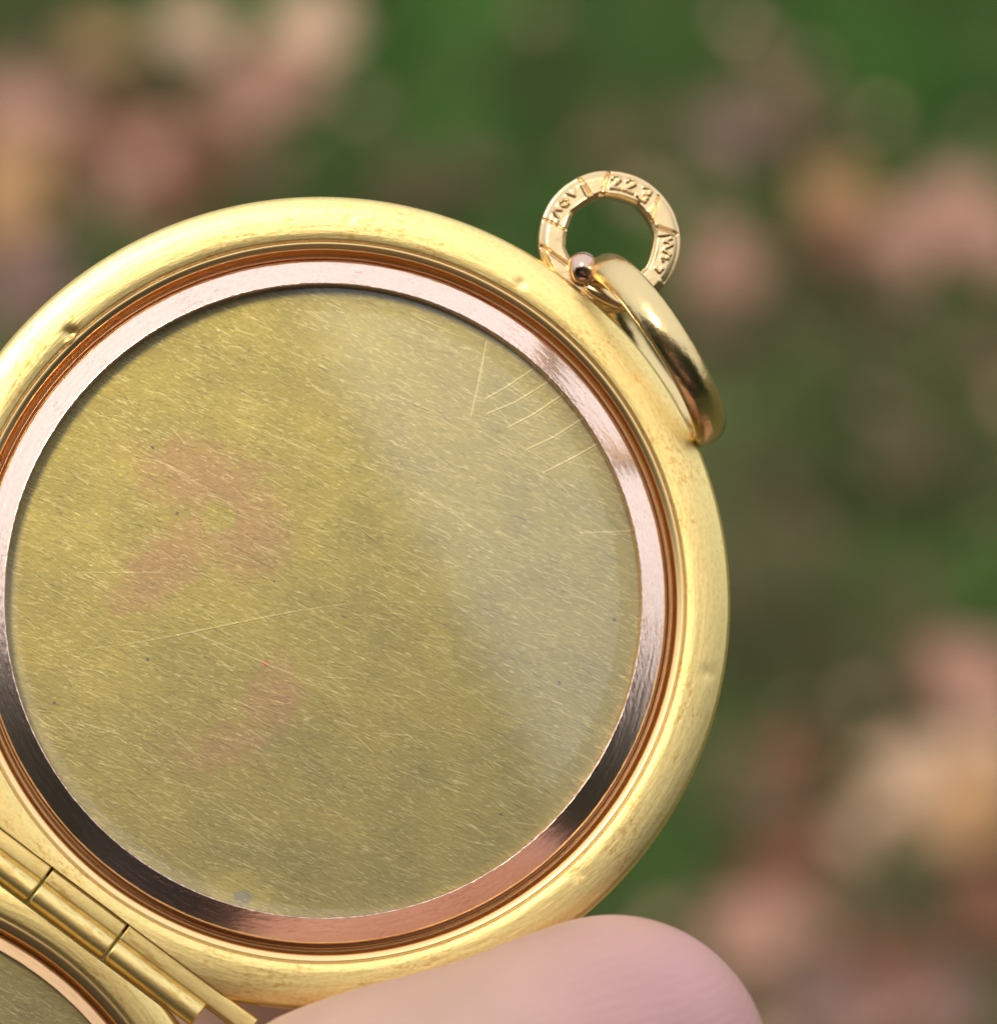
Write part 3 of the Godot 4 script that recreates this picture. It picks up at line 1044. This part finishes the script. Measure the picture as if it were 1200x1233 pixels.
func build_leaves() -> void:
	var tones := {"p": [Color(0.84, 0.54, 0.35), "pale peach"], "t": [Color(0.66, 0.37, 0.17), "tan"], "k": [Color(0.63, 0.33, 0.23), "pink brown"], "r": [Color(0.25, 0.105, 0.06), "dark red brown"], "m": [Color(0.30, 0.175, 0.14), "greyish mauve"], "d": [Color(0.16, 0.115, 0.055), "dull brown"]}
	var mats := {}
	var vein := grey_noise(256, 0.03, 4, 17, FastNoiseLite.TYPE_SIMPLEX_SMOOTH, 0.65, 1.0)
	for k in tones:
		var m := StandardMaterial3D.new()
		m.albedo_color = (tones[k][0] as Color).linear_to_srgb()
		m.albedo_texture = vein
		m.roughness = 0.7
		m.metallic_specular = 0.25
		m.backlight_enabled = true
		m.backlight = Color(0.25, 0.16, 0.1)
		mats[k] = m
	var shapes := [leaf_mesh(0), leaf_mesh(1), leaf_mesh(2)]
	# where each lies (x, z), its length, its tone, and what is near it
	var list := [
		[-0.272, -2.216, 0.055, "t", "orange-lit, high in the top left heap"], [-0.208, -2.240, 0.062, "p", "at the top edge, middle of the top left heap"], [-0.128, -2.258, 0.066, "p", "at the top edge, right end of the top left heap"],
		[-0.147, -2.182, 0.06, "k", "under the pale right end of the top left heap"], [-0.172, -2.151, 0.05, "k", "in the centre of the top left heap"], [-0.213, -2.082, 0.06, "k", "low in the top left heap above the rim"],
		[-0.237, -2.122, 0.05, "r", "left of the heap centre, beside a dark gap"], [-0.186, -2.087, 0.05, "r", "low in the heap, right of a pink one"], [-0.305, -2.132, 0.07, "k", "near the left edge, upper of the two there"],
		[-0.312, -2.067, 0.06, "t", "on the left edge, upper tan one"], [-0.311, -2.012, 0.055, "t", "on the left edge, lower tan one"], [-0.298, -1.929, 0.07, "m", "touching the rim at the left edge"],
		[-0.154, -2.067, 0.055, "d", "right of the heap, close above the rim"], [-0.301, -2.190, 0.05, "d", "under the top left corner"], [-0.208, -2.044, 0.06, "r", "lowest of the heap, meeting the rim"],
		[-0.264, -2.080, 0.05, "r", "between the left edge and the heap"], [-0.330, -2.182, 0.05, "d", "cut by the left edge below the corner"], [-0.012, -2.072, 0.05, "d", "on green grass above the rim, nearer the loop"],
		[-0.059, -2.046, 0.045, "d", "touching the top of the rim"], [0.077, -2.100, 0.05, "d", "directly above the stamped loop"], [0.175, -2.205, 0.04, "d", "alone, highest on the right side"],
		[0.152, -2.107, 0.05, "m", "left one of a pair above the pink row"], [0.202, -2.132, 0.06, "d", "right one of a pair above the pink row"], [0.216, -2.021, 0.05, "t", "over the left end of the pink row"],
		[0.216, -1.983, 0.05, "r", "at the left end of the pink row"], [0.255, -1.985, 0.06, "k", "in the middle of the pink row"], [0.300, -2.015, 0.066, "k", "brightest of the pink row near the right edge"],
		[0.310, -1.974, 0.05, "k", "cut by the right edge under the pink row"], [0.137, -1.944, 0.06, "k", "alone, just right of the jump ring"], [0.125, -1.911, 0.05, "d", "half behind the jump ring"],
		[0.237, -1.943, 0.04, "d", "just under the pink row"], [0.297, -1.869, 0.05, "d", "on the right edge below the pink row"], [0.234, -1.761, 0.04, "d", "small and alone on the dark grass at mid height"],
		[0.256, -1.558, 0.062, "k", "topmost of the lower right heap"], [0.233, -1.572, 0.05, "d", "left of the topmost one of the lower right heap"], [0.230, -1.479, 0.07, "p", "broadest of the lower right heap"],
		[0.247, -1.465, 0.06, "t", "lowest of the lower right heap"], [0.255, -1.497, 0.05, "p", "at the right edge within the lower right heap"], [0.153, -1.493, 0.055, "r", "right of the lower rim, topmost of a brown trail"],
		[0.130, -1.466, 0.05, "d", "right of the lower rim, nearest to it"], [0.146, -1.416, 0.05, "r", "darkest, midway down the brown trail"], [0.173, -1.401, 0.05, "d", "at the right of the brown trail"],
		[0.136, -1.362, 0.06, "k", "just beyond the thumb tip"], [0.126, -1.388, 0.04, "r", "between the brown trail and the thumb tip"], [0.179, -1.325, 0.066, "k", "at the bottom edge, broadest there"],
		[0.197, -1.335, 0.06, "r", "at the bottom edge, above right of the broadest"], [0.162, -1.312, 0.06, "m", "touching the thumb at the bottom edge"], [0.248, -1.392, 0.05, "r", "on the right edge near the bottom corner"],
		[0.217, -1.312, 0.05, "m", "at the bottom edge near the right corner"], [0.148, -1.339, 0.045, "d", "beside the thumb tip, small"],
	]
	rng.seed = 77
	for i in list.size():
		var l: Array = list[i]
		var tilt := Basis(Vector3.RIGHT, deg_to_rad(rng.randf_range(5, 38))) * Basis(Vector3.UP, rng.randf() * TAU) * Basis(Vector3.FORWARD, deg_to_rad(rng.randf_range(-14, 14)))
		var o := MeshInstance3D.new()
		o.name = numbered("fallen_leaf")
		o.mesh = shapes[i % 3]
		o.material_override = mats[l[3]]
		add_child(o)
		o.transform = Transform3D(tilt.scaled(Vector3.ONE * l[2] * 1.1), FOOT + Vector3(l[0], 0.045, l[1]))
		tag(o, "blurred %s fallen leaf %s" % [tones[l[3]][1], l[4]], "leaf", "fallen leaves on the lawn")
	build_litter(list)

func build_litter(heaps: Array) -> void:
	# crumbs of dead leaf between the blades, thickest round the fallen leaves
	var st := SurfaceTool.new()
	st.begin(Mesh.PRIMITIVE_TRIANGLES)
	var rim := [Vector3(-0.5, 0.0, 0.1), Vector3(-0.2, 0.12, -0.42), Vector3(0.25, 0.05, -0.38), Vector3(0.5, 0.16, 0.05), Vector3(0.18, 0.02, 0.45), Vector3(-0.25, 0.1, 0.36)]
	for k in 6:
		for q in [Vector3(0, 0.03, 0), rim[k], rim[(k + 1) % 6]]:
			st.add_vertex(q)
	st.generate_normals()
	var m := StandardMaterial3D.new()
	m.vertex_color_use_as_albedo = true
	m.roughness = 0.7
	var mm := MultiMesh.new()
	mm.transform_format = MultiMesh.TRANSFORM_3D
	mm.use_colors = true
	mm.mesh = st.commit()
	var n := 260
	mm.instance_count = n
	rng.seed = 404
	for i in n:
		var at := Vector3(rng.randf_range(-0.5, 0.5), 0, rng.randf_range(-2.7, -1.2))
		if i % 4:
			var h: Array = heaps[rng.randi() % heaps.size()]
			at = Vector3(h[0] + rng.randfn(0.0, 0.04), 0, h[1] + rng.randfn(0.0, 0.05))
		at.y = rng.randf_range(0.022, 0.05)
		var turn := Basis(Vector3(rng.randfn(0, 0.4), 1, rng.randfn(0, 0.4)).normalized(), rng.randf() * TAU)
		mm.set_instance_transform(i, Transform3D(turn.scaled(Vector3.ONE * rng.randf_range(0.010, 0.026)), at))
		mm.set_instance_color(i, Color(0.20, 0.10, 0.06).lerp(Color(0.62, 0.36, 0.22), pow(rng.randf(), 1.5)))
	var g := MultiMeshInstance3D.new()
	g.name = "leaf_litter"
	g.multimesh = mm
	g.material_override = m
	g.position = FOOT
	add_child(g)
	g.set_meta("label", "crumbs of dead brown leaf scattered in the lawn")
	g.set_meta("category", "leaf litter")
	g.set_meta("kind", "stuff")

# ------------------------------------------------------------------
func _ready() -> void:
	var cam := Camera3D.new()
	cam.name = "camera"
	add_child(cam)
	cam.transform = Transform3D(Basis(Vector3.RIGHT, deg_to_rad(-LOOK_DOWN)), Vector3.ZERO)
	var lens := CameraAttributesPhysical.new()
	lens.frustum_focal_length = 89.05
	lens.frustum_focus_distance = REACH - 0.0006
	lens.frustum_near = 0.01
	lens.frustum_far = 500.0
	lens.exposure_aperture = 28.0
	cam.attributes = lens
	cam.fov = 2.0 * rad_to_deg(atan(1233.0 * 0.5 * U / REACH))
	cam.near = 0.01
	cam.far = 500.0
	view = cam.transform.basis
	focus = Vector3.ZERO
	cam.position = view.z * REACH

	var sky := ProceduralSkyMaterial.new()
	sky.sky_top_color = Color(0.90, 0.93, 0.97)
	sky.sky_horizon_color = Color(0.70, 0.71, 0.70)
	sky.sky_curve = 0.2
	sky.ground_bottom_color = Color(0.18, 0.19, 0.12)
	sky.ground_horizon_color = Color(0.30, 0.31, 0.25)
	sky.sky_energy_multiplier = 1.1
	var env := Environment.new()
	env.background_mode = Environment.BG_SKY
	env.sky = Sky.new()
	env.sky.sky_material = sky
	env.tonemap_mode = Environment.TONE_MAPPER_LINEAR
	env.tonemap_exposure = 1.18
	env.sdfgi_enabled = true
	env.ssao_enabled = true
	env.ssil_enabled = true
	var we := WorldEnvironment.new()
	we.name = "world_environment"
	we.environment = env
	add_child(we)
	var sun := DirectionalLight3D.new()
	sun.name = "sun"
	sun.light_color = Color(1.0, 0.96, 0.9)
	sun.light_energy = 0.5
	sun.light_angular_distance = 14.0
	sun.shadow_enabled = true
	add_child(sun)
	sun.rotation_degrees = Vector3(-62, -24, 0)

	make_materials()
	build_lawn()
	build_hedge()
	build_locket()
	build_jump_ring()
	var who := build_person()
	build_body(who)
	build_phone()
	build_leaves()
